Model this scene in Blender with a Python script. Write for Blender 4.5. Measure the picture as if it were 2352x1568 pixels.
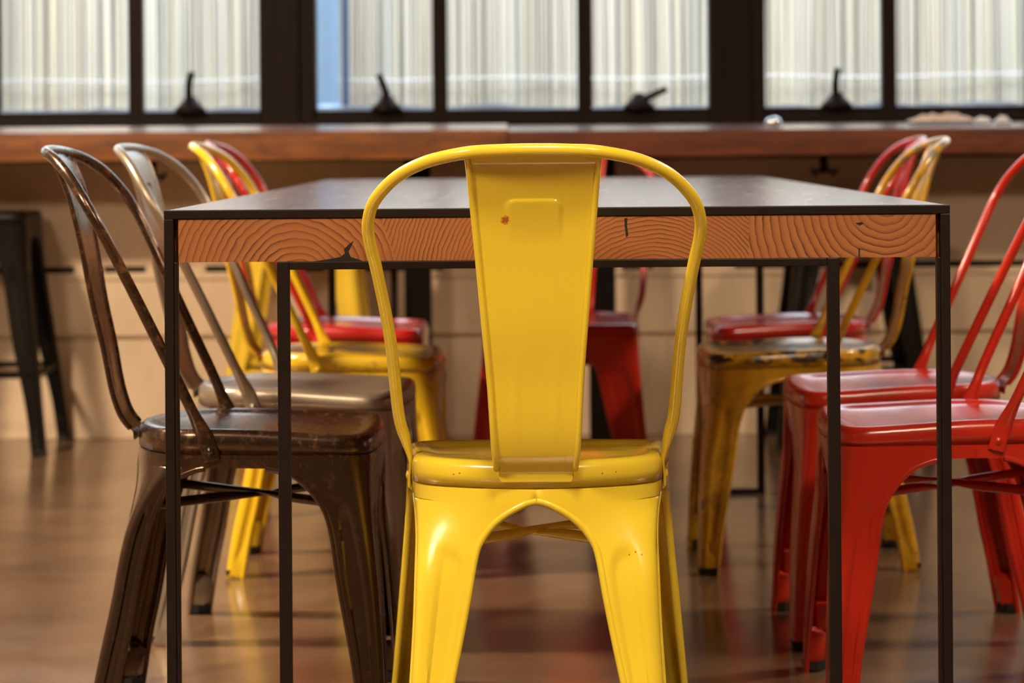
import bpy, bmesh, math, random
import numpy as np
from mathutils import Vector, Matrix, noise

for o in list(bpy.data.objects): bpy.data.objects.remove(o)
SC = bpy.context.scene
COL = SC.collection

# ------------------------------------------------------------------ camera, world, lights, exposure
F = 6500.0                     # focal length in pixels of the 2352 wide frame
CXP, CYP = 1219.0, 303.0       # principal point (level horizon) in pixels
ROLL = math.radians(0.42)
HC = 0.86                      # lens height
cam_d = bpy.data.cameras.new('camera'); cam = bpy.data.objects.new('camera', cam_d); COL.objects.link(cam)
cam.location = (0, 0, HC); cam.rotation_euler = (math.pi/2, ROLL, 0)
cam_d.sensor_width = 36; cam_d.lens = F/2352*36
cam_d.shift_x = -(CXP-1176)/2352; cam_d.shift_y = -(784-CYP)/2352
cam_d.clip_start = 0.05; cam_d.clip_end = 100
cam_d.dof.use_dof = True; cam_d.dof.focus_distance = 3.66; cam_d.dof.aperture_fstop = 6.0
SC.camera = cam
SC.view_settings.view_transform = 'Standard'; SC.view_settings.look = 'None'
SC.view_settings.gamma = 1; SC.view_settings.use_curve_mapping = False
SC.view_settings.exposure = 0.0

W = bpy.data.worlds.new('world'); SC.world = W; W.use_nodes = True
bg = W.node_tree.nodes['Background']
bg.inputs[0].default_value = (0.80, 0.91, 1.0, 1); bg.inputs[1].default_value = 4.2

def lamp(x, y, z, power, size, col=(1, 0.77, 0.52), aim=None, spread=180):
    d = bpy.data.lights.new('ceiling_lamp_light', 'AREA'); d.shape = 'DISK'; d.size = size
    d.spread = math.radians(spread); d.energy = power; d.color = col
    o = bpy.data.objects.new('ceiling_lamp_light', d); COL.objects.link(o)
    o.location = (x, y, z)
    if aim:
        v = Vector(aim)-Vector((x, y, z)); o.rotation_euler = v.to_track_quat('-Z', 'Y').to_euler()
    return o
lamp(-2.2, 1.6, 2.9, 42, 0.5, aim=(-1.3, 3.7, 0.2), spread=95)
lamp(1.4, 1.2, 2.9, 18, 0.5, aim=(0.8, 3.8, 0.2), spread=95)
lamp(-2.5, 5.0, 2.9, 250, 0.45)
lamp(2.7, 5.2, 2.9, 80, 0.45)
lamp(0.1, 2.3, 2.9, 34, 0.4, spread=115)
sd = bpy.data.lights.new('sun', 'SUN'); sd.energy = 11.8; sd.angle = math.radians(25); sd.color = (0.96, 0.98, 1.0)
so_ = bpy.data.objects.new('sun', sd); COL.objects.link(so_); so_.rotation_euler = (math.radians(17), math.radians(4), 0)   # soft sun added high over the roof to brighten the fence

def PX(x, y, Y):
    """world point at depth Y seen at photo pixel x, y"""
    dx, dy = x-CXP, y-CYP
    u = dx*math.cos(ROLL)-dy*math.sin(ROLL); v = dx*math.sin(ROLL)+dy*math.cos(ROLL)
    return Vector((u*Y/F, Y, HC-v*Y/F))

# ------------------------------------------------------------------ helpers
def tag(o, label=None, cat=None, group=None, kind=None):
    if label: o['label'] = label
    if cat: o['category'] = cat
    if group: o['group'] = group
    if kind: o['kind'] = kind
    return o
def empty(name, loc, rz=0):
    o = bpy.data.objects.new(name, None); COL.objects.link(o)
    o.location = loc; o.rotation_euler = (0, 0, rz); o.empty_display_size = 0.1
    return o

class MB:
    def __init__(s): s.v = []; s.f = []
    def add(s, v, f):
        k = len(s.v); s.v += [tuple(p) for p in v]; s.f += [tuple(i+k for i in q) for q in f]; return s
    def box(s, x0, x1, y0, y1, z0, z1):
        v = [(x, y, z) for x in (x0, x1) for y in (y0, y1) for z in (z0, z1)]
        return s.add(v, [(0,1,3,2),(4,6,7,5),(0,4,5,1),(2,3,7,6),(0,2,6,4),(1,5,7,3)])
    def grid(s, rows, closed=False, flip=False):
        n = len(rows[0]); v = [p for r in rows for p in r]; f = []
        for i in range(len(rows)-1):
            for j in range(n if closed else n-1):
                a = i*n+j; b = i*n+(j+1) % n; q = (a, b, b+n, a+n)
                f.append(q[::-1] if flip else q)
        return s.add(v, f)
    def tube(s, pts, r, n=10, cap=True, ref=None):
        """r: radius, or list of (ra, rb) per point: ra along the side axis, rb across it"""
        pts = [Vector(p) for p in pts]; rows = []
        side = None
        for i, p in enumerate(pts):
            t = (pts[min(i+1, len(pts)-1)]-pts[max(i-1, 0)]).normalized()
            if ref is not None: side = (Vector(ref)-t*t.dot(Vector(ref))).normalized()
            elif side is None:
                a = Vector((0,0,1)) if abs(t.z) < 0.9 else Vector((1,0,0)); side = (a-t*a.dot(t)).normalized()
            else: side = (side-t*side.dot(t)).normalized()
            up = t.cross(side)
            ra, rb = r[i] if isinstance(r, (list, tuple)) else (r, r)
            rows.append([p+side*ra*math.cos(2*math.pi*k/n)+up*rb*math.sin(2*math.pi*k/n) for k in range(n)])
        k = len(s.v); s.grid(rows, True)
        if cap:
            s.f.append(tuple(k+j for j in range(n))[::-1]); m = k+(len(rows)-1)*n
            s.f.append(tuple(m+j for j in range(n)))
        return s
    def lathe(s, prof, c=(0,0,0), n=20):
        rows = [[(c[0]+r*math.cos(2*math.pi*k/n), c[1]+r*math.sin(2*math.pi*k/n), c[2]+z) for k in range(n)] for r, z in prof]
        return s.grid(rows, True)
    def obj(s, name, mat, parent=None, smooth=True, bevel=0, seg=2, solid=0, recalc=True, angle=None):
        me = bpy.data.meshes.new(name); me.from_pydata(s.v, [], s.f)
        if recalc:
            bm = bmesh.new(); bm.from_mesh(me); bmesh.ops.recalc_face_normals(bm, faces=bm.faces); bm.to_mesh(me); bm.free()
        for p in me.polygons: p.use_smooth = smooth
        if angle is not None: me.set_sharp_from_angle(angle=math.radians(angle))
        o = bpy.data.objects.new(name, me); COL.objects.link(o)
        me.materials.append(mat)
        if parent is not None: o.parent = parent
        if solid:
            m = o.modifiers.new('solid', 'SOLIDIFY'); m.thickness = solid; m.offset = -1
        if bevel:
            m = o.modifiers.new('bevel', 'BEVEL'); m.width = bevel; m.segments = seg; m.limit_method = 'ANGLE'; m.angle_limit = math.radians(40)
            m.harden_normals = False
        return o

def interp(tab):
    """monotone cubic interpolation through (x, y) pairs"""
    tab = sorted(tab); X = [a for a, b in tab]; Y = [b for a, b in tab]; n = len(X)
    d = [(Y[i+1]-Y[i])/(X[i+1]-X[i]) for i in range(n-1)]
    m = [d[0]]+[0 if d[i-1]*d[i] <= 0 else 2*d[i-1]*d[i]/(d[i-1]+d[i]) for i in range(1, n-1)]+[d[-1]]
    def f(x):
        if x <= X[0]: return Y[0]
        if x >= X[-1]: return Y[-1]
        i = 0
        while x > X[i+1]: i += 1
        h = X[i+1]-X[i]; t = (x-X[i])/h
        return (2*t**3-3*t*t+1)*Y[i]+(t**3-2*t*t+t)*h*m[i]+(-2*t**3+3*t*t)*Y[i+1]+(t**3-t*t)*h*m[i+1]
    return f
def sstep(a, b, x):
    t = max(0, min(1, (x-a)/(b-a))); return t*t*(3-2*t)

# ------------------------------------------------------------------ materials
class NT:
    def __init__(s, name):
        s.m = bpy.data.materials.new(name); s.m.use_nodes = True; s.t = s.m.node_tree
        s.b = s.t.nodes['Principled BSDF']; s.out = s.t.nodes['Material Output']
    def n(s, typ, props=None, **ins):
        nd = s.t.nodes.new(typ)
        for k, v in (props or {}).items(): setattr(nd, k, v)
        for k, v in ins.items(): s.set(nd, k, v)
        return nd
    def set(s, nd, k, v):
        key = int(k[1:]) if k[0] == 'i' and k[1:].isdigit() else k.replace('_', ' ')
        inp = nd.inputs[key]
        if isinstance(v, bpy.types.NodeSocket): s.t.links.new(v, inp)
        else: inp.default_value = v
    def bsdf(s, **ins):
        for k, v in ins.items(): s.set(s.b, k, v)
        return s.m
    def coord(s, kind='Object'): return s.n('ShaderNodeTexCoord').outputs[kind]
    def math(s, op, a, b=0.0, c=0.0):
        nd = s.n('ShaderNodeMath', {'operation': op}); s.set(nd, 'i0', a); s.set(nd, 'i1', b); s.set(nd, 'i2', c); return nd.outputs[0]
    def mapping(s, vec, scale=(1,1,1), loc=(0,0,0)):
        return s.n('ShaderNodeMapping', Vector=vec, Scale=scale, Location=loc).outputs[0]
    def noise(s, vec, scale, detail=3.0, rough=0.5, dist=0.0):
        return s.n('ShaderNodeTexNoise', Vector=vec, Scale=scale, Detail=detail, Roughness=rough, Distortion=dist).outputs[0]
    def ramp(s, fac, stops):
        nd = s.n('ShaderNodeValToRGB', Fac=fac); e = nd.color_ramp.elements
        while len(e) < len(stops): e.new(0.5)
        for el, (p, c) in zip(e, stops): el.position = p; el.color = tuple(c)+(1,) if len(c) == 3 else c
        return nd.outputs[0]
    def fr(s, fac, a, b):      # scalar ramp
        nd = s.n('ShaderNodeMapRange', {'clamp': True}); s.set(nd, 'Value', fac); s.set(nd, 'From Min', a); s.set(nd, 'From Max', b); return nd.outputs[0]
    def mix(s, fac, a, b, mode='MIX'):
        nd = s.n('ShaderNodeMix', {'data_type': 'RGBA', 'blend_type': mode})
        s.set(nd, 'i0', fac)
        for i, v in ((6, a), (7, b)):
            if isinstance(v, bpy.types.NodeSocket): s.t.links.new(v, nd.inputs[i])
            else: nd.inputs[i].default_value = tuple(v)+(1,) if len(v) == 3 else v
        return nd.outputs[2]
    def bump(s, h, strength=0.2, dist=0.002):
        return s.n('ShaderNodeBump', Height=h, Strength=strength, Distance=dist).outputs[0]

def seeded(t, seed):
    return t.mapping(t.coord(), loc=(seed*1.7, seed*0.9, seed*2.3))

def paint(name, col, col2, chip=0.0, edge=0.0, seed=0, rough=0.24, rust=(0.16, 0.045, 0.012), dirt=0.0, spots=None, coat=0.6):
    t = NT(name); v = seeded(t, seed)
    c = t.mix(t.noise(v, 9, 4), col, col2)
    if dirt:
        m = t.fr(t.noise(v, 16, 6, 0.65), 0.62-dirt*0.3, 0.75)
        c = t.mix(t.math('MULTIPLY', m, 0.75), c, (0.10, 0.055, 0.015))
    if edge:
        z = t.n('ShaderNodeSeparateXYZ', Vector=t.coord()).outputs[2]
        band = t.math('MULTIPLY', t.fr(z, .398, .410), t.fr(z, .440, .430))
        m = t.math('MULTIPLY', band, t.fr(t.noise(t.mapping(v, (1, 1, 2)), 22, 4, .6), .62-edge*.2, .68-edge*.2))
        c = t.mix(m, c, (.035, .022, .012))
        m = t.math('MULTIPLY', t.fr(z, .74, .80), t.fr(t.noise(v, 26, 4, .6), .60-edge*.2, .70-edge*.2))
        c = t.mix(m, c, (.25, .22, .17))
    r = rough
    if chip:
        m = t.fr(t.noise(v, 55, 5, 0.7, 0.6), 0.80-chip, 0.83-chip)
        c = t.mix(m, c, rust); r = t.math('ADD', t.math('MULTIPLY', m, 0.4), rough)
    for (p, rad) in (spots or []):
        d = t.n('ShaderNodeVectorMath', {'operation': 'DISTANCE'}, i0=t.mapping(t.coord(), (1, .12, 1)), i1=(p[0], p[1]*.12, p[2])).outputs['Value']
        d = t.math('ADD', d, t.math('MULTIPLY', t.math('SUBTRACT', t.noise(t.coord(), 300, 4, 0.7), 0.5), rad*1.8))
        m = t.fr(d, rad, rad*0.55)
        c = t.mix(m, c, (0.42, 0.09, 0.01))
    b = t.bump(t.noise(v, 60, 3), 0.06, 0.001)
    return t.bsdf(Base_Color=c, Roughness=r, Coat_Weight=coat, Coat_Roughness=0.12, Normal=b)

def steel(name, base, base2, rustamt, seed, rough=0.33, metal=0.75, rustcol=(0.20, 0.065, 0.018)):
    t = NT(name); v = seeded(t, seed)
    c = t.mix(t.noise(v, 12, 5, 0.6), base, base2)
    n = t.noise(v, 48, 8, 0.74, 0.3)
    hz = t.fr(t.n('ShaderNodeSeparateXYZ', Vector=t.coord()).outputs[2], 0.34, 0.44)
    m = t.math('MULTIPLY', t.fr(n, 0.58-rustamt, 0.72-rustamt), t.math('ADD', t.math('MULTIPLY', hz, 0.8), 0.2))
    rc = t.mix(t.noise(v, 90, 4), rustcol, (0.05, 0.018, 0.008))
    c = t.mix(t.math('MULTIPLY', m, 0.85), c, rc)
    return t.bsdf(Base_Color=c, Roughness=t.math('ADD', t.math('MULTIPLY', m, 0.22), rough), Metallic=t.math('SUBTRACT', metal, t.math('MULTIPLY', m, metal*0.8)),
                  Coat_Weight=0.35, Coat_Roughness=0.18, Normal=t.bump(n, 0.12, 0.001))

def plain(name, col, rough=0.5, metal=0.0, var=0.15, scale=20, **kw):
    t = NT(name); k = 1-var
    c = t.mix(t.noise(t.coord(), scale, 4), col, tuple(x*k for x in col))
    return t.bsdf(Base_Color=c, Roughness=rough, Metallic=metal, **kw)

M_YEL = paint('yellow_enamel', (0.80, 0.61, 0.04), (0.77, 0.57, 0.035), chip=0.035, seed=1, rust=(0.30, 0.09, 0.015), spots=[((-0.036, -0.270, 0.7487), 0.0064)]+[(p_, .0013) for p_ in ((.086, -.165, .415), (.104, -.16, .416), (.128, -.155, .418), (-.108, -.16, .414), (-.1, -.16, .4155), (.1305, -.165, .371), (.1312, -.165, .366), (.132, -.165, .361), (.120, -.18, .3105), (.128, -.18, .314), (.136, -.18, .3105))])
M_YEL2 = paint('yellow_enamel_worn', (0.82, 0.55, 0.02), (0.76, 0.48, 0.015), chip=0.08, seed=5, dirt=0.1)
M_YEL3 = paint('yellow_enamel_distressed', (0.78, 0.45, 0.015), (0.55, 0.27, 0.01), chip=0.17, edge=.6, seed=9, rust=(0.055, 0.028, 0.012), dirt=0.5, rough=0.32)
M_YEL4 = paint('yellow_enamel_stool', (0.86, 0.60, 0.05), (0.80, 0.54, 0.04), seed=12)
M_RED = paint('red_enamel', (0.62, 0.030, 0.012), (0.52, 0.021, 0.009), chip=0.03, seed=3, rust=(0.08, 0.01, 0.006), rough=0.27, coat=.3)
M_RED2 = paint('red_enamel_worn', (0.60, 0.018, 0.014), (0.48, 0.012, 0.010), chip=0.10, seed=7, rust=(0.10, 0.03, 0.02), rough=0.25)
M_BRN = steel('rusted_gunmetal', (0.115, 0.070, 0.045), (0.065, 0.037, 0.024), 0.06, 4, rough=0.24, rustcol=(0.27, 0.10, 0.03))
M_GRY = steel('brushed_gunmetal', (0.40, 0.33, 0.26), (0.33, 0.27, 0.21), -0.1, 6, rough=0.36, metal=0.6)
M_BLK = plain('black_steel', (0.008, 0.006, 0.005), 0.35, Specular_IOR_Level=0.12)
M_FRAME = plain('dark_table_steel', (0.018, 0.011, 0.009), 0.42, 0.1, var=0.4, scale=30, Specular_IOR_Level=0.22)
M_RUB = plain('black_rubber', (0.012, 0.011, 0.010), 0.7)
M_WIN = plain('dark_brown_window_paint', (0.012, 0.007, 0.005), 0.4, Specular_IOR_Level=0.15)

def table_wood():
    t = NT('fir_end_grain'); co = t.coord()
    sep = t.n('ShaderNodeSeparateXYZ', Vector=co); x, y, z = sep.outputs
    wob = t.math('MULTIPLY', t.math('SUBTRACT', t.noise(t.mapping(co, (1, 0.25, 1)), 11, 3), 0.5), 0.022)
    fine = t.math('MULTIPLY', t.math('SUBTRACT', t.noise(t.mapping(co, (1, 0.1, 1)), 60, 2), 0.5), 0.004)
    def rings(cx, cz, lam, ax=1.0):
        dx = t.math('MULTIPLY', t.math('SUBTRACT', x, cx), ax); dz = t.math('SUBTRACT', z, cz)
        r = t.math('SQRT', t.math('ADD', t.math('MULTIPLY', dx, dx), t.math('MULTIPLY', dz, dz)))
        r = t.math('ADD', t.math('ADD', r, wob), fine)
        return t.math('FRACT', t.math('DIVIDE', r, lam))
    r1 = rings(-0.342, 0.664, 0.0088); r2 = rings(0.125, 0.615, 0.0056); r3 = rings(0.432, 0.765, 0.0104)
    s1 = t.math('GREATER_THAN', t.math('ADD', x, t.math('MULTIPLY', z, 0.35)), -0.221+0.72*0.35)
    s2 = t.math('GREATER_THAN', x, 0.252)
    fr_ = t.n('ShaderNodeMix', {'data_type': 'FLOAT'}, i0=s1, i2=r1, i3=r2).outputs[0]
    fr_ = t.n('ShaderNodeMix', {'data_type': 'FLOAT'}, i0=s2, i2=fr_, i3=r3).outputs[0]
    c = t.ramp(fr_, [(0.0, (0.33, 0.128, 0.034)), (0.45, (0.29, 0.105, 0.026)), (0.74, (0.20, 0.060, 0.014)), (0.85, (0.045, 0.011, 0.004)), (0.92, (0.06, 0.015, 0.005)), (1.0, (0.31, 0.12, 0.032))])
    soft = t.fr(t.noise(t.mapping(co, (1, .3, 1)), 18, 4, .6), .36, .62)
    c = t.mix(t.math('SUBTRACT', 1.0, t.math('MULTIPLY', soft, .35)), (0.29, 0.10, 0.026), c)
    blot = t.fr(t.noise(co, 14, 5, 0.6), 0.40, 0.70)
    c = t.mix(t.math('MULTIPLY', blot, 0.55), c, (0.27, 0.085, 0.024))
    dk = t.fr(t.noise(t.mapping(co, (1, 1, 1.6), (3, 1, 2)), 16, 6, 0.7), 0.66, 0.78)
    c = t.mix(t.math('MULTIPLY', dk, 0.8), c, (0.05, 0.02, 0.01))
    # crack between the first two boards: dark wedge opening at the underside
    top = t.noise(t.mapping(co, (14, 0.8, 14)), 3, 6, 0.6)
    ct = t.ramp(top, [(0.25, (0.06, 0.034, 0.025)), (0.5, (0.12, 0.066, 0.046)), (0.75, (0.20, 0.105, 0.07))])
    nz = t.n('ShaderNodeSeparateXYZ', Vector=t.n('ShaderNodeNewGeometry').outputs['Normal']).outputs[2]
    up = t.math('GREATER_THAN', nz, 0.7)
    c = t.mix(up, c, ct)
    rough = t.math('ADD', 0.55, t.math('MULTIPLY', up, t.math('SUBTRACT', t.math('MULTIPLY', top, 0.10), 0.34)))
    return t.bsdf(Base_Color=c, Roughness=rough, Normal=t.bump(t.math('MULTIPLY', t.math('ADD', t.math('MULTIPLY', fr_, 0.4), top), t.math('SUBTRACT', 1.0, t.math('MULTIPLY', up, 0.9))), 0.15, 0.001))
M_TABLE = table_wood()

def counter_wood(name, a, b, seed):
    t = NT(name); v = seeded(t, seed)
    n = t.noise(t.mapping(v, (1.2, 6, 9)), 5, 6, 0.6, 0.4)
    c = t.mix(t.fr(n, .3, .7), a, b)
    k = t.fr(t.noise(t.mapping(v, (1, 1, 1.4)), 13, 3, 0.5), 0.64, 0.72)
    c = t.mix(t.math('MULTIPLY', k, 0.7), c, (0.07, 0.025, 0.012))
    up = t.fr(t.n('ShaderNodeSeparateXYZ', Vector=t.n('ShaderNodeNewGeometry').outputs['Normal']).outputs[2], .45, .8)
    return t.bsdf(Base_Color=c, Roughness=0.5, Coat_Weight=up, Coat_IOR=1.8, Coat_Roughness=0.24, Normal=t.bump(n, 0.1, 0.002))
M_CTL = counter_wood('reclaimed_plank_light', (0.30, 0.100, 0.021), (0.10, 0.030, 0.008), 2)
M_CTR = counter_wood('reclaimed_plank_red', (0.18, 0.041, 0.011), (0.060, 0.014, 0.005), 8)

def floor_mat():
    t = NT('polished_concrete'); co = t.coord()
    n1 = t.noise(co, 2.6, 8, 0.65, 0.3); n2 = t.noise(co, 22, 5, 0.65)
    c = t.ramp(n1, [(0.30, (0.105, 0.060, 0.032)), (0.5, (0.165, 0.097, 0.052)), (0.7, (0.24, 0.145, 0.080))])
    c = t.mix(t.math('MULTIPLY', t.fr(n2, 0.35, 0.7), 0.35), c, (0.115, 0.066, 0.042))
    sp = t.fr(t.noise(co, 150, 2, 0.5), 0.70, 0.76)
    c = t.mix(t.math('MULTIPLY', sp, 0.5), c, (0.42, 0.32, 0.24))
    cr = t.math('ABSOLUTE', t.math('SUBTRACT', t.noise(t.mapping(co, (1, .5, 1)), 2.3, 8, .62), .5))
    ck = t.math('MULTIPLY', t.fr(cr, .006, .001), t.fr(t.noise(co, 1.1, 2), .52, .6))
    c = t.mix(t.math('MULTIPLY', ck, .7), c, (0.05, 0.03, 0.02))
    r = t.math('ADD', 0.12, t.math('MULTIPLY', t.noise(co, 5, 3, 0.5), 0.11))
    return t.bsdf(Base_Color=c, Roughness=r, Normal=t.bump(t.noise(co, 9, 3), 0.012, 0.004), Specular_IOR_Level=0.65)
M_FLOOR = floor_mat()
def wall_mat():
    t = NT('tan_painted_boards'); co = t.coord()
    c = t.mix(t.noise(co, 2.2, 5), (0.74, 0.58, 0.42), (0.64, 0.49, 0.34))
    c = t.mix(t.math('MULTIPLY', t.fr(t.noise(t.mapping(co, (6, 6, 1)), 8, 5), 0.55, 0.8), 0.3), c, (0.30, 0.20, 0.13))
    return t.bsdf(Base_Color=c, Roughness=0.6, Normal=t.bump(t.noise(co, 40, 4), 0.15, 0.002))
M_WALL = wall_mat()
M_WALLD = plain('warm_plaster', (0.20, 0.14, 0.10), 0.8)
M_CEIL = plain('dark_ceiling_paint', (0.20, 0.15, 0.11), 0.8)
def glass_mat():
    t = NT('window_glass')
    g = t.n('ShaderNodeBsdfGlossy', Color=(1, 1, 1, 1), Roughness=0.02).outputs[0]
    tr = t.n('ShaderNodeBsdfTransparent', Color=(0.93, 0.96, 0.97, 1)).outputs[0]
    mx = t.n('ShaderNodeMixShader', i0=0.05, i1=tr, i2=g).outputs[0]
    t.t.links.new(mx, t.out.inputs[0]); return t.m
M_GLASS = glass_mat()
def reed_mat():
    t = NT('dry_reed_cane'); co = t.coord()
    a = t.n('ShaderNodeAttribute', {'attribute_name': 'tint'}).outputs['Color']
    n = t.noise(t.mapping(co, (30, 30, 1.2)), 3, 4)
    c = t.mix(t.math('MULTIPLY', n, 0.3), a, (0.55, 0.49, 0.40))
    return t.bsdf(Base_Color=c, Roughness=0.6)
M_REED = reed_mat()

# ------------------------------------------------------------------ room shell
YW = 8.02                       # face of the window wall
XL, XR, YB, ZC = -4.2, 4.4, -2.6, 3.1
tag(MB().box(XL-0.1, XR+0.1, YB-0.1, YW+0.05, -0.1, 0).obj('floor', M_FLOOR, smooth=False), kind='structure')
tag(MB().box(XL-0.1, XR+0.1, YB-0.1, YW+0.2, ZC, ZC+0.1).obj('ceiling', M_CEIL, smooth=False), kind='structure')
tag(MB().box(XL-0.1, XL, YB-0.1, YW+0.2, 0, ZC).obj('wall_left', M_WALLD, smooth=False), kind='structure')
tag(MB().box(XR, XR+0.1, YB-0.1, YW+0.2, 0, ZC).obj('wall_right', M_WALLD, smooth=False), kind='structure')
tag(MB().box(XL, XR, YB-0.1, YB, 0, ZC).obj('wall_front', M_WALLD, smooth=False), kind='structure')

Z1, Z2 = 0.284, 0.478           # the two dark board joints
ZS, ZT = 0.880, 2.45            # window opening
PITCH, P0, PW = 1.279, -0.689*(YW+0.06)/8.06, 0.0765
wb = MB()
wb.box(XL, XR, YW+0.02, YW+0.16, 0, ZS)
wb.box(XL, XR, YW, YW+0.02, 0, Z1-0.006); wb.box(XL, XR, YW+0.002, YW+0.02, Z1+0.006, Z2-0.028)
wb.box(XL, XR, YW-0.004, YW+0.02, Z2-0.028, Z2-0.0088)
wb.box(XL, XR, YW+0.002, YW+0.02, Z2+0.0088, Z2+0.03); wb.box(XL, XR, YW+0.004, YW+0.02, Z2+0.03, ZS)
for a, b in ((170, 239), (335, 472), (545, 690), (745, 830), (1020, 1430), (1500, 1688)):   # filled lengths of the upper joint
    wb.box(PX(a, 612, YW).x, PX(b, 612, YW).x, YW-0.003, YW+0.009, Z2-0.0088, Z2+0.0088)
wb.box(XL, XR, YW, YW+0.16, ZT, ZC)
NW = range(-1, 4)
xw0 = P0-2*PITCH+PW; xw1 = P0+3*PITCH-PW
wb.box(XL, xw0, YW, YW+0.16, ZS, ZT); wb.box(xw1, XR, YW, YW+0.16, ZS, ZT)
tag(wb.obj('wall_back', M_WALL, smooth=False, bevel=0.002), kind='structure')

tag(MB().box(XL, XR, YW+0.010, YW+0.0195, Z2-0.0085, Z2+0.0085).obj('trim_8', plain('dark_board_joint', (.012, .009, .007), .9), smooth=False), kind='structure')
k = 0
for i in range(-1, 3):
    k += 1; xc = P0+i*PITCH
    m = MB(); m.box(xc-PW, xc+PW, YW+0.015, YW+0.13, ZS, ZT)
    m.box(xc-PW*0.45, xc+PW*0.45, YW+0.003, YW+0.015, ZS, ZT)
    tag(m.obj('trim_%d' % k, M_WIN, smooth=False, bevel=0.002), kind='structure')

def latch_mb(base, tip):
    """window fastener: rounded base plate with a bent lever"""
    b = Vector(base); t = Vector(tip); m = MB()
    m.lathe([(0.0, 0), (0.046, 0), (0.043, 0.010), (0.030, 0.022), (0.019, 0.036), (0.013, 0.044), (0.0, 0.046)], b, 18)
    mid = b*0.45+t*0.55+Vector((-0.012 if t.x > b.x else 0.014, 0, 0.006))
    p0 = b+Vector((0, -0.004, 0.018)); pts = []
    for j in range(9):
        u = j/8; pts.append(p0*(1-u)**2+mid*2*u*(1-u)+t*u*u)
    m.tube(pts, [(0.0115-0.0025*j/8, 0.008) for j in range(9)], 10)
    return m
latches = {1: [((437, 252), (440, 166))], 2: [((888, 252), (869, 172)), ((1468, 250), (1531, 204))], 3: [((1922, 246), (1925, 157))]}
for wi, i in ((4, -1), (1, 0), (2, 1), (3, 2), (5, 3)):  # the outermost windows are out of view, added for even light on both sides
    x0 = P0+(i-1)*PITCH+PW; x1 = P0+i*PITCH-PW; w = x1-x0
    root = tag(empty('window_%d' % wi, ((x0+x1)/2, YW+0.06, ZS)), kind='structure')
    f = MB(); hw = w/2; H = ZT-ZS
    f.box(-hw, hw, -0.05, 0.05, 0, 0.022); f.box(-hw, hw, -0.03, 0.05, 0.022, 0.045)
    f.box(-hw, hw, -0.03, 0.05, H-0.05, H); f.box(-hw, -hw+0.004, -0.03, 0.05, 0.045, H-0.05); f.box(hw-0.004, hw, -0.03, 0.05, 0.045, H-0.05)
    ms = (-0.206, 0.206)
    for c in ms: f.box(c-0.0205, c+0.0205, -0.025, 0.03, 0.045, H-0.05)
    f.obj('window_frame', M_WIN, root, smooth=False, bevel=0.002)
    ed = [-hw+0.004]+[e for c in ms for e in (c-0.0205, c+0.0205)]+[hw-0.004]
    for a, b in zip(ed[::2], ed[1::2]):
        MB().box(a, b, 0.000, 0.005, 0.045, H-0.05).obj('pane', M_GLASS, root, smooth=False)
    for (bp, tp) in latches.get(wi, []):
        lb = PX(bp[0], bp[1]-2, YW+0.03); lt = PX(tp[0], tp[1], YW+0.0)
        lb.z = ZS+0.044; r = root.location
        latch_mb(lb-r, lt-r).obj('latch', M_WIN, root)

# ------------------------------------------------------------------ outdoors: reed fence, ledge, pipe
YF = 9.25
random.seed(4)
me_v = MB(); tints = []
x = -3.4
while x < 3.4:
    r = random.uniform(0.0035, 0.007); yy = YF+random.uniform(-0.004, 0.004); lean = random.uniform(-0.012, 0.012)
    n0 = len(me_v.f)
    pts = [(x+lean*q+random.uniform(-0.002, 0.002), yy, 0.3+1.6*q+lean) for q in (0, 0.25, 0.5, 0.75, 1)]
    me_v.tube(pts, r, 6, cap=True)
    b = random.choice([(0.82, 0.76, 0.62), (0.76, 0.71, 0.58), (0.86, 0.83, 0.74), (0.70, 0.67, 0.60), (0.79, 0.71, 0.58), (0.62, 0.56, 0.48), (0.83, 0.81, 0.75)])
    g = random.uniform(0.8, 1.08); tints += [tuple(c*g for c in b)]*(len(me_v.f)-n0)
    x += r*1.75+random.choice([0, 0, 0, 0, 0.001, 0.003])
zb = 0.5
fence = me_v.obj('reed_fence', M_REED, recalc=False)
ca = fence.data.attributes.new('tint', 'FLOAT_COLOR', 'FACE')
ca.data.foreach_set('color', [q for t_ in tints for q in t_+(1.0,)])
tag(fence, 'pale dry reed screen fence standing outside behind the windows', 'fence')
fw = MB()
for zz in (1.035, 1.7):
    fw.tube([(-3.4+0.1*j, YF-0.022+0.003*math.sin(j*1.3), zz+0.004*math.sin(j*0.8)) for j in range(69)], 0.0018, 6)
fw.obj('binding_wire', plain('galvanised_wire', (0.72, 0.76, 0.84), 0.3, 0.3), fence)
bk = MB().box(-3.6, 3.6, YF+0.05, YF+0.2, -0.1, 1.82)
tag(bk.obj('trim_5', plain('grey_render_boundary', (0.62, 0.58, 0.52), 0.9), smooth=False), kind='structure')
lg = MB(); rows = []
random.seed(11)
for j in range(150):
    xx = -3.6+7.2*j/149; zz = 0.936+0.02*noise.noise((xx*3, 0, 1))+0.012*noise.noise((xx*14, 2, 1))
    rows.append([(xx, 8.62, 0.2), (xx, 8.62, zz-0.01), (xx, 8.64, zz), (xx, 8.86, zz+0.006), (xx, 8.88, 0.2)])
lg.grid(rows)
tag(lg.obj('trim_6', plain('pale_rubble_ledge', (0.15, 0.155, 0.20), 0.7, var=0.5, scale=14)), kind='structure')
pp = PX(752, 130, 8.95)
dp = MB(); dp.tube([(pp.x-0.002, 8.95, 0.1+0.3*j) for j in range(9)], 0.040, 20)
for zz in (0.9, 1.9): dp.tube([(pp.x-0.002, 8.95, zz), (pp.x-0.002, 8.95, zz+0.05)], 0.045, 20)
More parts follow.
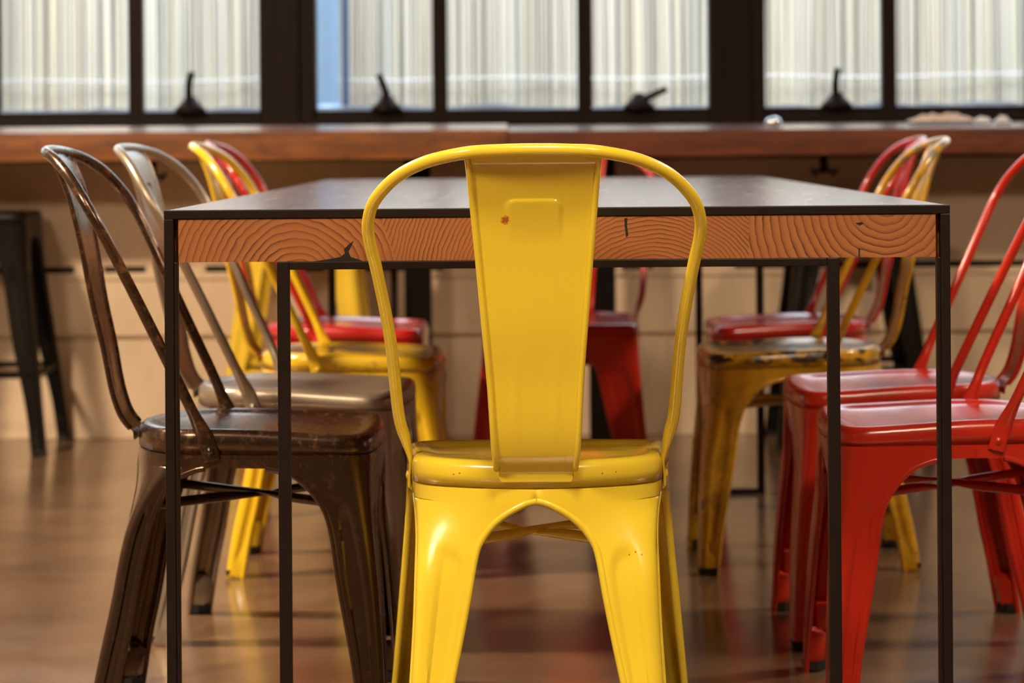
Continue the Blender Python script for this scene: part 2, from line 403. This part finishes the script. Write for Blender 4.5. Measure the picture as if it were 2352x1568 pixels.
tag(dp.obj('drainpipe', plain('pale_blue_paint', (0.34, 0.52, 0.80), 0.4)), 'pale blue vertical pipe outside the middle window at its left edge', 'pipe')
dq = MB(); dq.tube([(pp.x+0.050, 9.06, 0.1+0.3*j) for j in range(11)], 0.011, 12)  # added strip standing in for the darker right side of the pipe
dq.tube([(pp.x+0.050, 9.06, 1.25), (pp.x+0.050, 9.12, 1.25)], 0.005, 8)
tag(dq.obj('pipe_dark_edge', plain('dark_blue_edge', (0.07, 0.12, 0.25), 0.4)), 'thin dark blue strip added as the darker right side of the pale blue pipe outside', 'pipe')
tag(MB().box(-6, 6, YW+0.17, 14, -0.12, -0.02).obj('trim_7', plain('outdoor_paving', (0.22, 0.21, 0.20), 0.8), smooth=False), kind='structure')

# ------------------------------------------------------------------ window counter
ct = empty('window_counter', (0, 7.80, 0))
tag(ct, 'long thick reclaimed wood counter running below the windows', 'counter')
YC = 7.655-7.80; YCb = YW-0.001-7.80; zc0, zc1 = 0.793, 0.865
def plank(x0, x1, z0, z1, mat, seed, lip):
    m = MB(); rows = []; n = 60
    for j in range(n+1):
        xx = x0+(x1-x0)*j/n; w = 0.004*noise.noise((xx*2.2, seed, 0)); h = 0.003*noise.noise((xx*3.1, seed, 5))
        rows.append([(xx, YC+w, z0+h), (xx, YC+w*0.6-0.002, z0+0.03), (xx, YC+w, z1-0.006), (xx, YC+w+0.006, z1), (xx, YC+0.06, z1+lip*.60), (xx, YC+0.11, z1+lip), (xx, YCb, z1+0.017), (xx, YCb, z0)])
    m.grid(rows, True)
    m.f.append(tuple(range(8))); m.f.append(tuple(n*8+q for q in range(8)))
    return m.obj('plank', mat, ct, smooth=True, angle=30)
xs_ = PX(1166, 330, 7.655).x
plank(-3.6, xs_-0.0015, zc0-0.003, zc1+0.002, M_CTL, 1.0, .0165)
plank(xs_+0.0015, 3.8, zc0, zc1-0.002, M_CTR, 4.0, .0105)
MB().box(-3.6, 3.8, YW-0.06-7.8, YW-0.001-7.8, zc0-0.011, zc0-0.004).obj('black_strip', M_BLK, ct, smooth=False, bevel=0.002)  # thin black strip for the dark line below the counter
for xp in (961, 1383):
    xx = PX(xp, 700, 7.87).x
    MB().box(xx-0.037, xx+0.037, 0.035, 0.11, 0, zc0-0.004).obj('post', M_BLK, ct, smooth=False, bevel=0.003)
for xp, yp in ((350, 385), (1893, 385)):
    p = PX(xp, yp, 7.78); m = MB(); x0 = p.x
    m.box(x0-0.022, x0+0.022, -0.03, 0.01, zc0-0.009, zc0-0.001)
    m.tube([(x0, -0.01, zc0-0.002), (x0, -0.012, zc0-0.03), (x0, -0.014, zc0-0.052)], 0.011, 10)
    for s_ in (-1, 1):
        m.tube([(x0, -0.014, zc0-0.045)]+[(x0+s_*0.026*math.sin(a), -0.014-0.01*math.sin(a), zc0-0.035-0.022*(1-math.cos(a*0.8))*0.4-0.016*math.sin(a)) for a in (0.5, 1.0, 1.5, 2.0)]+[(x0+s_*0.036, -0.02, zc0-0.038)], 0.0055, 8)
    m.obj('bag_hook', M_BLK, ct)

# things lying on the counter
def crumple(w, d, h, seed, n=26):
    m = MB(); rows = []
    for i in range(n+1):
        r_ = []
        for j in range(n+1):
            u = i/n*2-1; v = j/n*2-1
            e = max(0, 1-(u*u)**1.2)*max(0, 1-(v*v)**1.2)
            k_ = 0.6+0.9*noise.noise((u*3.2+seed, v*3.2, seed))+0.5*abs(noise.noise((u*8, v*8+seed, 2)))
            r_.append((u*w*(1+0.14*noise.noise((v*4, seed, 3))), v*d*(1+0.15*noise.noise((u*4, 3, seed))), 0.002+max(0, h*e*k_)))
        rows.append(r_)
    return m.grid(rows)
zt = lambda y: zc1-0.002+0.0118+0.0012*(y-7.70)/0.05
p = PX(2165, 285, 7.80)
o = crumple(0.092, 0.05, 0.023, 3.1).obj('crumpled_napkin', plain('napkin_paper', (0.80, 0.62, 0.52), 0.8, var=0.45, scale=40), smooth=False, solid=0.0008); o.location = (p.x, 7.80, zt(7.80)+.003); o.rotation_euler = (.02, 0, 0)
tag(o, 'large crumpled brown and white paper napkin on the right of the window counter', 'napkin')
for xp, w_, sd, lb in ((2262, 0.024, 7.7, 'small crumpled white paper scrap just right of the brown napkin'), (2308, 0.022, 5.2, 'small crumpled white paper scrap furthest right on the window counter')):
    p = PX(xp, 285, 7.73)
    o = crumple(w_, 0.022, 0.017, sd, 14).obj('paper_scrap', plain('white_paper', (0.8, 0.78, 0.78), 0.6, scale=60), smooth=False, solid=0.0006); o.location = (p.x, 7.77, zt(7.77))
    tag(o, lb, 'paper')
p = PX(1780, 285, 7.70)
o = MB().lathe([(0.0, 0), (0.022, 0), (0.024, 0.003), (0.0225, 0.010), (0.017, 0.017), (0.009, 0.0205), (0.0, 0.0215)], n=24).obj('metal_lid', plain('polished_tin', (0.8, 0.82, 0.86), 0.12, 0.9)); o.location = (p.x, 7.75, zt(7.75))
tag(o, 'small shiny round metal lid lying on the window counter', 'lid')

# ------------------------------------------------------------------ stamped sheet metal base used by chairs and stools
def make_prof(**k): return {a: interp(b) if isinstance(b, list) else b for a, b in k.items()}
def section_quarter(P, z, sx, sy, a_end, a_side, n1=12, nc=7, n2=12, groove=True, grow=0.0):
    """one corner of the horizontal section at height z, from the inner edge on the end face, round the corner, to the inner edge on the side face"""
    e = 'r' if sy < 0 else 'f'
    cx = P['cx'+e](z)+grow; cy = P['cy'+e](z)+sy*grow; bow = P['bow'+e](z); r = P['r'](z)
    ocx = P['cx'+('f' if sy < 0 else 'r')](z)+grow; ocy = P['cy'+('f' if sy < 0 else 'r')](z)-sy*grow
    yb = lambda x: cy+sy*bow*(1-(x/cx)**2)
    xs = lambda y: cx+(ocx-cx)*(y-cy)/(ocy-cy)
    gz = P['gz']
    def dep(q, q0, q1):
        if not groove or z > gz+0.0: return 0
        c = (q0+q1)/2; h = abs(q1-q0)*0.30; u = (q-c)/h
        zb = gz-.030-(1-math.sqrt(max(0, 1-min(1, u*u))))*0.030
        g = max(0, 1-u*u)**0.5 if abs(u) < 1 else 0
        return 0.0042*sstep(0, 0.35, g)*sstep(0.006, -0.006, z-zb)*sstep(0.02, 0.07, z)
    pts = []
    r1 = min(r, abs(cx-a_end)*0.45); r2 = min(r, abs(cy-a_side)*0.45)
    for i in range(n1):
        x = a_end+(cx-r1-a_end)*i/n1
        pts.append((sx*x, yb(x)-sy*dep(x, a_end, cx), z))
    p0 = (cx-r1, yb(cx-r1)); p2y = cy-sy*r2; p2 = (xs(p2y), p2y); p1 = (cx, cy)
    for i in range(nc+1):
        t = i/nc; a = (1-t)**2; b = 2*t*(1-t); c = t*t
        pts.append((sx*(a*p0[0]+b*p1[0]+c*p2[0]), a*p0[1]+b*p1[1]+c*p2[1], z))
    for i in range(1, n2+1):
        y = p2y+(a_side-p2y)*i/n2
        pts.append((sx*(xs(y)-dep(y, cy, a_side)), y, z))
    return pts
def full_section(P, z, grow=0.0):
    """closed outline at height z"""
    out = []
    q = [section_quarter(P, z, sx, sy, 0, P['ym'], groove=False, grow=grow) for sx, sy in ((1, -1), (1, 1), (-1, 1), (-1, -1))]
    out += q[0][:-1]; out += q[1][::-1][:-1]; out += q[2][:-1]; out += q[3][::-1][:-1]
    return out
def leg_mesh(P, sx, sy, bead=0.0052):
    e = 'r' if sy < 0 else 'f'
    m = MB(); rows = []; e1 = []; e2 = []
    for z in P['rows']:
        ae = P['ae'+e](z); as_ = P['as'+e](z)
        if z > P['apex'] and sx > 0: ae = -.0006
        if z > P['stop'] and sy > 0: as_ -= .0006
        rw = section_quarter(P, z, sx, sy, ae, as_, grow=-.0030 if z > P.get('neck', 9) else 0)
        rows.append(rw)
        if z <= P['apex']: e1.append(rw[0])
        if z <= P['stop']: e2.append(rw[-1])
    m.grid(rows, flip=(sx*sy > 0))
    inw = Vector((0, -sy*bead*0.4, 0))
    m.tube([Vector(p)+inw for p in e1], bead, 8)
    m.tube([Vector(p)+Vector((-sx*bead*0.4, 0, 0)) for p in e2], bead, 8)
    # closed shin that fills the bottom of the channel
    rr = []
    for z in (P['shin'], P['shin']*0.8, 0.02, 0.008):
        ae = P['ae'+e](z); as_ = P['as'+e](z); cx = P['cx'+e](z)-0.004; cy = P['cy'+e](z)-sy*0.004
        k = 0.55 if z == P['shin'] else 1
        xa, ya = ae+0.002, as_
        rr.append([(sx*(cx+(px-cx)*1), py, z) for px, py in ((cx-0.003, cy), (cx, cy-sy*0.003), (cx, cy+(ya-cy)*k), (cx+(xa-cx)*k*0.8, cy+(ya-cy)*k*0.8), (cx+(xa-cx)*k, cy))])
    kk = len(m.v); m.grid(rr, True); m.f.append(tuple(kk+i for i in range(5)))
    return m
def foot_mesh(P, sx, sy, h=0.016):
    e = 'r' if sy < 0 else 'f'; m = MB(); z0 = 0.01
    cx = P['cx'+e](z0)+0.0015; cy = P['cy'+e](z0)+sy*0.0015; xa = P['ae'+e](z0)-0.001; ya = P['as'+e](z0)-sy*0.001
    c4 = 0.006
    o = [(cx, ya), (cx, cy-sy*c4), (cx-c4, cy), (xa, cy), (xa, cy+(ya-cy)*0.6), (cx+(xa-cx)*0.6, ya)]
    mx = sum(a for a, b in o)/6; my = sum(b for a, b in o)/6
    rows = [[(sx*(mx+(a-mx)*k), my+(b-my)*k, z) for a, b in o] for k, z in ((0.9, 0.0), (1, 0.003), (1, h))]
    m.grid(rows, True); m.f.append(tuple(range(6))); m.f.append(tuple(12+i for i in range(6)))
    return m
def seat_mesh(P, z0, z1, dish, tilt=0):
    m = MB(); base = full_section(P, z0, 0.0016); n = len(base)
    cx = 0; cy = sum(p[1] for p in base)/n
    hw = max(abs(p[0]) for p in base)
    def ring(inset, z, tilt_=tilt):
        k = 1-inset/hw
        return [(p[0]*k, cy+(p[1]-cy)*k, z-(tilt_*sstep(-.06, .17, cy+(p[1]-cy)*k) if z > z0+.012 else 0)) for p in base]
    R = [ring(0.004, z0+0.001), ring(0.0, z0), ring(0.0, z0+(z1-z0)*0.45), ring(0.001, z1-0.0095), ring(0.0035, z1-0.0045), ring(0.008, z1-0.0012), ring(0.014, z1),
         ring(0.021, z1-0.0008), ring(0.028, z1-dish*0.35), ring(0.035, z1-dish*0.75), ring(0.045, z1-dish), ring(0.08, z1-dish*1.15), ring(0.12, z1-dish*1.3), ring(hw*0.97, z1-dish*1.35)]
    m.grid(R, True); m.f.append(tuple(len(R)*n-n+i for i in range(n)))
    return m

K_ = 1.045
def up_(tab): return [(.86-(.86-z)*K_, w*K_) for z, w in tab]
CH = make_prof(
    cxr=[(.412, .1635), (.38, .1590), (.35, .1550), (.322, .1535), (.255, .1545), (.145, .1600), (.05, .167), (0, .171)],
    cyr=[(.412, -.117), (.38, -.128), (.36, -.142), (.335, -.160), (.28, -.187), (.174, -.209), (.062, -.232), (0, -.241)],
    bowr=[(.412, .065), (.38, .056), (.36, .042), (.335, .025), (.28, .005), (.2, 0), (0, 0)],
    cxf=[(.412, .185), (.33, .189), (.2, .200), (0, .218)],
    cyf=[(.412, .166), (.36, .168), (.21, .182), (.12, .188), (0, .193)],
    bowf=[(.412, .016), (.36, .012), (.25, 0), (0, 0)],
    r=[(.412, .042), (.33, .030), (.2, .018), (0, .012)],
    aer=[(.42, 0), (.3816, 0), (.3798, .009), (.3763, .018), (.3662, .0365), (.3532, .054), (.3375, .0674), (.3184, .078), (.2555, .0900)]+up_([(.229, .0965), (.178, .107), (.1, .122), (.0371, .134)]),
    aef=[(.42, 0), (.3816, 0), (.3798, .010), (.3763, .020), (.3662, .042), (.3532, .062), (.3375, .0770), (.3184, .089), (.2555, .1035)]+up_([(.229, .111), (.178, .124), (.1, .146), (.0371, .166)]),
    asr=[(.43, -.028), (.3771, -.028), (.3765, -.070), (.372, -.088), (.36, -.112), (.325, -.137), (.276, -.154), (.23, -.1646), (.146, -.180), (.087, -.193), (0, -.208)],
    asf=[(.43, -.028), (.3771, -.028), (.3765, .020), (.370, .050), (.36, .070), (.335, .095), (.311, .109), (.276, .118), (.2195, .126), (.149, .139), (.087, .150), (0, .160)],
    ym=-.028, gz=.345, neck=.3960, apex=.3816, stop=.37715, shin=.07)
CH['rows'] = sorted(set([.410, .404, .3965, .3950, .388, .3815, .3805, .3794, .3776, .375, .3722, .3695, .3772, .3765, .3745, .3665, .3635, .3605]+[.36*i/48 for i in range(49)]), reverse=True)

hoop_y = interp([(.375, -.054), (.41, -.063), (.45, -.080), (.54, -.121), (.622, -.161), (.738, -.217), (.803, -.262), (.826, -.290), (.8387, -.318)])
hoop_w = [(w*K_, .86-(.86-z)*K_) for z, w in [(.8387, 0), (.8380, .041), (.8355, .0805), (.8255, .1275), (.807, .1657), (.780, .193), (.755, .2033), (.730, .2036), (.686, .195), (.601, .182), (.505, .175), (.4685, .1670), (.446, .1620)]]+[(.1690, .415), (.1705, .400), (.1708, .388)]
def crom(pts, n):
    out = []; P_ = [pts[0]]+pts+[pts[-1]]
    for i in range(1, len(P_)-2):
        a, b, c, d = [Vector(q) for q in P_[i-1:i+3]]
        for j in range(n):
            t = j/n; out.append(0.5*((2*b)+(c-a)*t+(2*a-5*b+4*c-d)*t*t+(3*b-a-3*c+d)*t**3))
    out.append(Vector(pts[-1])); return out
def hoop_mesh():
    half = [(w, hoop_y(z), z) for w, z in hoop_w]
    full = [(-a, b, c) for a, b, c in half[::-1]]+half[1:]
    pts = crom(full, 5); rad = []
    for p in pts:
        k = sstep(.465, .418, p.z); rad.append((0.0081*(1-k)+0.0028*k, 0.0081*(1-k)+0.0125*k))
    m = MB()
    pts_ = pts
    rows = []; n = 14
    for i, p in enumerate(pts_):
        t = (pts_[min(i+1, len(pts_)-1)]-pts_[max(i-1, 0)]).normalized()
        lat = Vector((0, 1, 0)) if False else Vector((p.x, 0, p.z-.60))      # outward in the hoop's own plane
        lat = (lat-t*lat.dot(t)).normalized(); k = sstep(.53, .43, p.z)
        if k > 0:
            l2 = Vector((1 if p.x > 0 else -1, 0, 0)); l2 = (l2-t*l2.dot(t)).normalized(); lat = (lat*(1-k)+l2*k).normalized()
        up = t.cross(lat)
        ra, rb = rad[i]
        rows.append([p+lat*ra*math.cos(2*math.pi*q/n)+up*rb*math.sin(2*math.pi*q/n) for q in range(n)])
    m.grid(rows, True); m.f.append(tuple(range(n))); k = (len(rows)-1)*n; m.f.append(tuple(k+i for i in range(n)))
    return m
splat_y = interp([(.406, -.1860), (.417, -.1868), (.424, -.191), (.433, -.199), (.446, -.2065), (.479, -.2170), (.543, -.229), (.608, -.2434), (.698, -.2595), (.769, -.2757), (.82, -.296), (.833, -.308)])
splat_w = interp([(.406, .0435), (.4075, .0462), (.411, .0480), (.4215, .0485), (.4235, .0538), (.536, .0611), (.693, .0737), (.833, .0859)])
def splat_mesh():
    m = MB(); rows = []
    zs = [.833-.013*i/6 for i in range(6)]+[.82-.03*i/10 for i in range(10)]+[.79-.035*i/26 for i in range(26)]+[.755-.31*i/50 for i in range(50)]+[.445-.039*i/20 for i in range(21)]
    nc = 56
    for z in zs:
        w = splat_w(z); r_ = []
        for j in range(nc+1):
            x = (j/nc*2-1)*w
            ax = abs(x)
            # raised rounded panel, fading out towards the seat
            ch = 0.010
            dx = ax-(0.034-ch); dz = z-(.774-ch)
            d = math.hypot(max(dx, 0), max(dz, 0))-ch if (dx > 0 or dz > 0) else max(dx, dz)-ch
            e = sstep(0.0025, -0.0025, d)*0.0030*sstep(.715, .768, z)
            wide = 0.0007*sstep(.44, .50, z)*sstep(.60, .52, z)*sstep(.034, .028, ax)*sstep(.018, .024, ax)
            r_.append((x, splat_y(z)-e-wide, z))
        rows.append(r_)
    m.grid(rows)
    for s in (-1, 1):
        m.tube([(s*(splat_w(z)-0.003), splat_y(z)-0.0012, z) for z in [.832-.4085*i/60 for i in range(61)]], 0.0042, 8)
    return m
def brace_mesh(a, b, dz):
    a = Vector(a); b = Vector(b); m = MB(); pts = []; rad = []
    for i in range(25):
        t = i/24; p = a.lerp(b, t); k = math.exp(-((t-0.5)/0.09)**2); ke = sstep(.06, 0, min(t, 1-t))
        p.z += dz*k; pts.append(p); q = max(k, ke); rad.append((0.0075*(1-q)+0.0030*q, 0.0075*(1-q)+0.0098*q))
    return m.tube(pts, rad, 10, ref=(0, 0, 1))

def setmat(o, mat):
    if o.data is None: return
    for s in o.material_slots: s.link = 'OBJECT'; s.material = mat

def make_chair(mat):
    root = empty('cafe_chair', (0, 0, 0))
    seat_mesh(CH, .3990, .4330, .0065, tilt=.009).obj('seat', mat, root)
    hoop_mesh().obj('back_hoop', mat, root)
    splat_mesh().obj('back_splat', mat, root, solid=0.0016, recalc=False)
    for sx, sy in ((-1, -1), (1, -1), (-1, 1), (1, 1)):
        l = leg_mesh(CH, sx, sy).obj('leg', mat, root, solid=0.0014, recalc=False, angle=60)
        foot_mesh(CH, sx, sy).obj('rubber_foot', M_RUB, l, smooth=False)['label'] = 'black rubber foot'
    brace_mesh((-.140, -.160, .320), (.164, .158, .320), .004).obj('cross_brace', mat, root)
    brace_mesh((.140, -.160, .320), (-.164, .158, .320), -.003).obj('cross_brace', mat, root)
    for s in (-1, 1):
        r = MB().lathe([(0.0, .0024), (.0018, .0023), (.0019, .0012), (.0046, .0016), (.0058, .0008), (.006, -.002)], n=14).obj('rivet', mat, root)
        r.location = (s*.1735, -.060, .402); r.rotation_euler = (0, s*math.pi/2, 0)
    return root
def copy_tree(o, parent=None):
    c = o.copy(); COL.objects.link(c); c.parent = parent
    for ch in list(o.children):
        copy_tree(ch, c)
    return c
def recolour(root, mat):
    for ch in root.children:
        setmat(ch, mat)
proto = make_chair(M_YEL)
first = True
def place(kind, mat, x, y, rz, label, group=None):
    global first
    o = proto if first else copy_tree(proto)
    first = False
    recolour(o, mat)
    o.location = (x, y, 0); o.rotation_euler = (0, 0, math.radians(rz))
    tag(o, label, 'chair', group)
    return o

G = 'metal cafe chairs around the long table'
c0 = place(0, M_YEL, .0055, 3.852, -.5, 'bright yellow metal chair in the foreground, its back turned, at the near table end', G)
# dark stacking bumpers low inside the front legs of the near chair
for s in (-1, 1):
    m = MB(); m.box(s*.166-.010, s*.166+.010, .150, .176, .070, .112)
    m.obj('rubber_bumper', M_RUB, c0, bevel=.004, smooth=False)['label'] = 'black rubber stacking bumper'
place(0, M_BRN, -.407, 4.262, -90, 'rusty dark brown metal chair, nearest on the left side of the table', G)
place(0, M_GRY, -.394, 4.912, -95.0, 'warm grey metal chair behind the rusty brown one on the left side', G)
place(0, M_YEL2, -.356, 5.650, -90, 'yellow metal chair between the grey chair and a red one on the left side', G)
place(0, M_RED2, -.420, 6.465, -90, 'red metal chair, furthest back on the left side of the table', G)
place(0, M_RED, .622, 4.320, 90, 'glossy red metal chair nearest on the right, partly cut off by the photo edge', G)
place(0, M_RED, .620, 4.885, 90, 'glossy red metal chair, second from the front on the right side', G)
place(0, M_YEL3, .513, 5.677, 90, 'scuffed yellow metal chair with worn dark patches on the right side', G)
place(0, M_RED2, .578, 6.465, 90, 'red metal chair behind the scuffed yellow one, furthest back on the right', G)
cf = place(0, M_RED, .078, 6.81, 175, 'red metal chair at the far end of the table, behind the foreground chair', G)
cf.scale = (1, 1, .965)

# ------------------------------------------------------------------ counter stools
def stool_prof():
    P = make_prof(
        cxr=[(.64, .152), (.52, .158), (.3, .182), (0, .215)], cyr=[(.64, -.152), (.52, -.158), (.3, -.182), (0, -.215)],
        cxf=[(.64, .152), (.52, .158), (.3, .182), (0, .215)], cyf=[(.64, .152), (.52, .158), (.3, .182), (0, .215)],
        bowr=[(0, 0), (1, 0)], bowf=[(0, 0), (1, 0)], r=[(.64, .035), (.4, .025), (0, .012)],
        aer=[(.64, 0), (.585, 0), (.583, .03), (.575, .055), (.55, .082), (.5, .094), (.3, .128), (.1, .170), (0, .182)],
        aef=[(.64, 0), (.585, 0), (.583, .03), (.575, .055), (.55, .082), (.5, .094), (.3, .128), (.1, .170), (0, .182)],
        asr=[(.64, 0), (.585, 0), (.583, -.03), (.575, -.055), (.55, -.082), (.5, -.094), (.3, -.128), (.1, -.170), (0, -.182)],
        asf=[(.64, 0), (.585, 0), (.583, .03), (.575, .055), (.55, .082), (.5, .094), (.3, .128), (.1, .170), (0, .182)],
        ym=0, gz=.52, apex=.5851, stop=.5851, shin=.08)
    P['rows'] = sorted(set([.64, .62, .60, .585, .583, .58, .575, .568, .56, .55]+[.54*i/26 for i in range(27)]), reverse=True)
    return P
ST = stool_prof()
def make_stool(mat):
    root = empty('counter_stool', (0, 0, 0))
    seat_mesh(ST, .622, .652, .005).obj('seat', mat, root)
    for sx, sy in ((-1, -1), (1, -1), (-1, 1), (1, 1)):
        l = leg_mesh(ST, sx, sy, .004).obj('leg', mat, root, solid=.0014, recalc=False)
        foot_mesh(ST, sx, sy).obj('rubber_foot', M_RUB, l, smooth=False)
    for (a, b) in (((-1, -1), (1, -1)), ((1, -1), (1, 1)), ((1, 1), (-1, 1)), ((-1, 1), (-1, -1))):
        z = .215; q = .183
        MB().tube([(a[0]*q, a[1]*q, z), (b[0]*q, b[1]*q, z)], .009, 10).obj('foot_rail', mat, root)
    return root
sp = make_stool(M_BLK); firsts = True
for mat, x, y, lb in ((M_BLK, -1.525, 7.805, 'black metal counter stool at the far left under the window counter'),
                      (M_YEL4, -.632, 7.79, 'yellow metal counter stool half hidden behind the left side chairs'),
                      (M_BLK, .868, 7.775, 'black metal counter stool half hidden behind the right side chairs')):
    o = sp if firsts else copy_tree(sp); firsts = False
    recolour(o, mat); o.location = (x, y, 0); tag(o, lb, 'stool', 'counter stools below the windows')

# ------------------------------------------------------------------ long table
Y0, Y1 = 3.714, 6.722
XA, XB = -.4825, .5495
ZN, ZF = .7605, .7515            # top of the near and the far steel frame
tb = empty('dining_table', ((XA+XB)/2, (Y0+Y1)/2, 0))
tag(tb, 'long dining table with thick fir top and thin dark steel legs', 'table')
cx_, cy_ = (XA+XB)/2, (Y0+Y1)/2
T_ = .0115; LW = .0175; SL = .057
def frame(ya, yb, zt_, name='leg_frame'):
    m = MB(); q = lambda a, b, c, d, e, f: m.box(a-cx_, b-cx_, c-cy_, d-cy_, e, f)
    q(XA, XB, ya, yb, zt_-T_, zt_)                                        # rim over the end of the slab
    zb_ = zt_-T_-SL
    ends = ((XA, XA+LW, -.3345, -.3185), (XB-LW, XB, .3880, .4040))
    for (a, b, c, d) in ends:
        q(*((a, a+.0125) if a < 0 else (b-.0125, b)), ya, yb, 0, zt_-T_)
        q(*((a+.0125, b) if a < 0 else (a, b-.0125)), ya+.0015, yb, 0, zb_)
        q(c, d, ya, yb, 0, zb_)
        q(min(b, d), max(a, c), ya, yb, 0, T_)
    q(-.3185, .3880, ya, yb, zb_-.0105, zb_)
    return m.obj(name, M_FRAME, tb, smooth=False, bevel=.0012)
frame(Y0, Y0+.018, ZN); frame(Y1-.018, Y1, ZF)
sl = MB(); rows = []
zt0 = lambda y: ZN+(ZF-ZN)*(y-Y0)/(Y1-Y0)
x0_, x1_ = XA+LW+.0012, XB-LW-.0012
def slab(x0, x1, y0, y1, a, b):
    v = [(x-cx_, y-cy_, zt0(y)-d) for x in (x0, x1) for y in (y0, y1) for d in (b, a)]
    sl.add(v, [(0,1,3,2),(4,6,7,5),(0,4,5,1),(2,3,7,6),(0,2,6,4),(1,5,7,3)])
slab(x0_, x1_, Y0+.002, Y1-.002, T_+.0006, T_+SL-.0002)
slab(XA, XB, Y0+.0185, Y1-.0185, .0008, T_+.0006)
slab(XA, x0_, Y0+.0185, Y1-.0185, T_+.0006, T_+SL); slab(x1_, XB, Y0+.0185, Y1-.0185, T_+.0006, T_+SL)
so = sl.obj('tabletop', M_TABLE, tb, smooth=False)
# wedge shaped crack at the joint of the first two boards, and two short checks
cr = MB()
p = lambda x, y: PX(x, y, Y0+.0015)-Vector((cx_, cy_, 0))
outl = [(722, 600), (760, 594), (782, 590), (792, 582), (790, 572), (800, 562), (812, 553), (806, 566), (800, 578), (806, 590), (828, 597), (836, 601)]
k0 = [p(*q) for q in outl]; k1 = [q+Vector((0, .0008, 0)) for q in k0]; n = len(k0)
cr.add(k0+k1, [tuple(range(n)), tuple(range(2*n-1, n-1, -1))]+[(i, (i+1) % n, n+(i+1) % n, n+i) for i in range(n)])
for outl in ([(1434, 502), (1441, 500), (1440, 518), (1443, 540), (1438, 545), (1435, 520)], [(1972, 570), (1975, 570), (1975, 591), (1972, 591)], [(1965, 512), (1978, 510), (1984, 513), (1974, 517)]):
    k0 = [p(*q) for q in outl]; k1 = [q+Vector((0, .0008, 0)) for q in k0]; n = len(k0)
    cr.add(k0+k1, [tuple(range(n)), tuple(range(2*n-1, n-1, -1))]+[(i, (i+1) % n, n+(i+1) % n, n+i) for i in range(n)])
cr.obj('wood_crack', plain('dark_crack', (.012, .006, .004), .9), tb, smooth=False)['label'] = 'dark crack in the end grain'
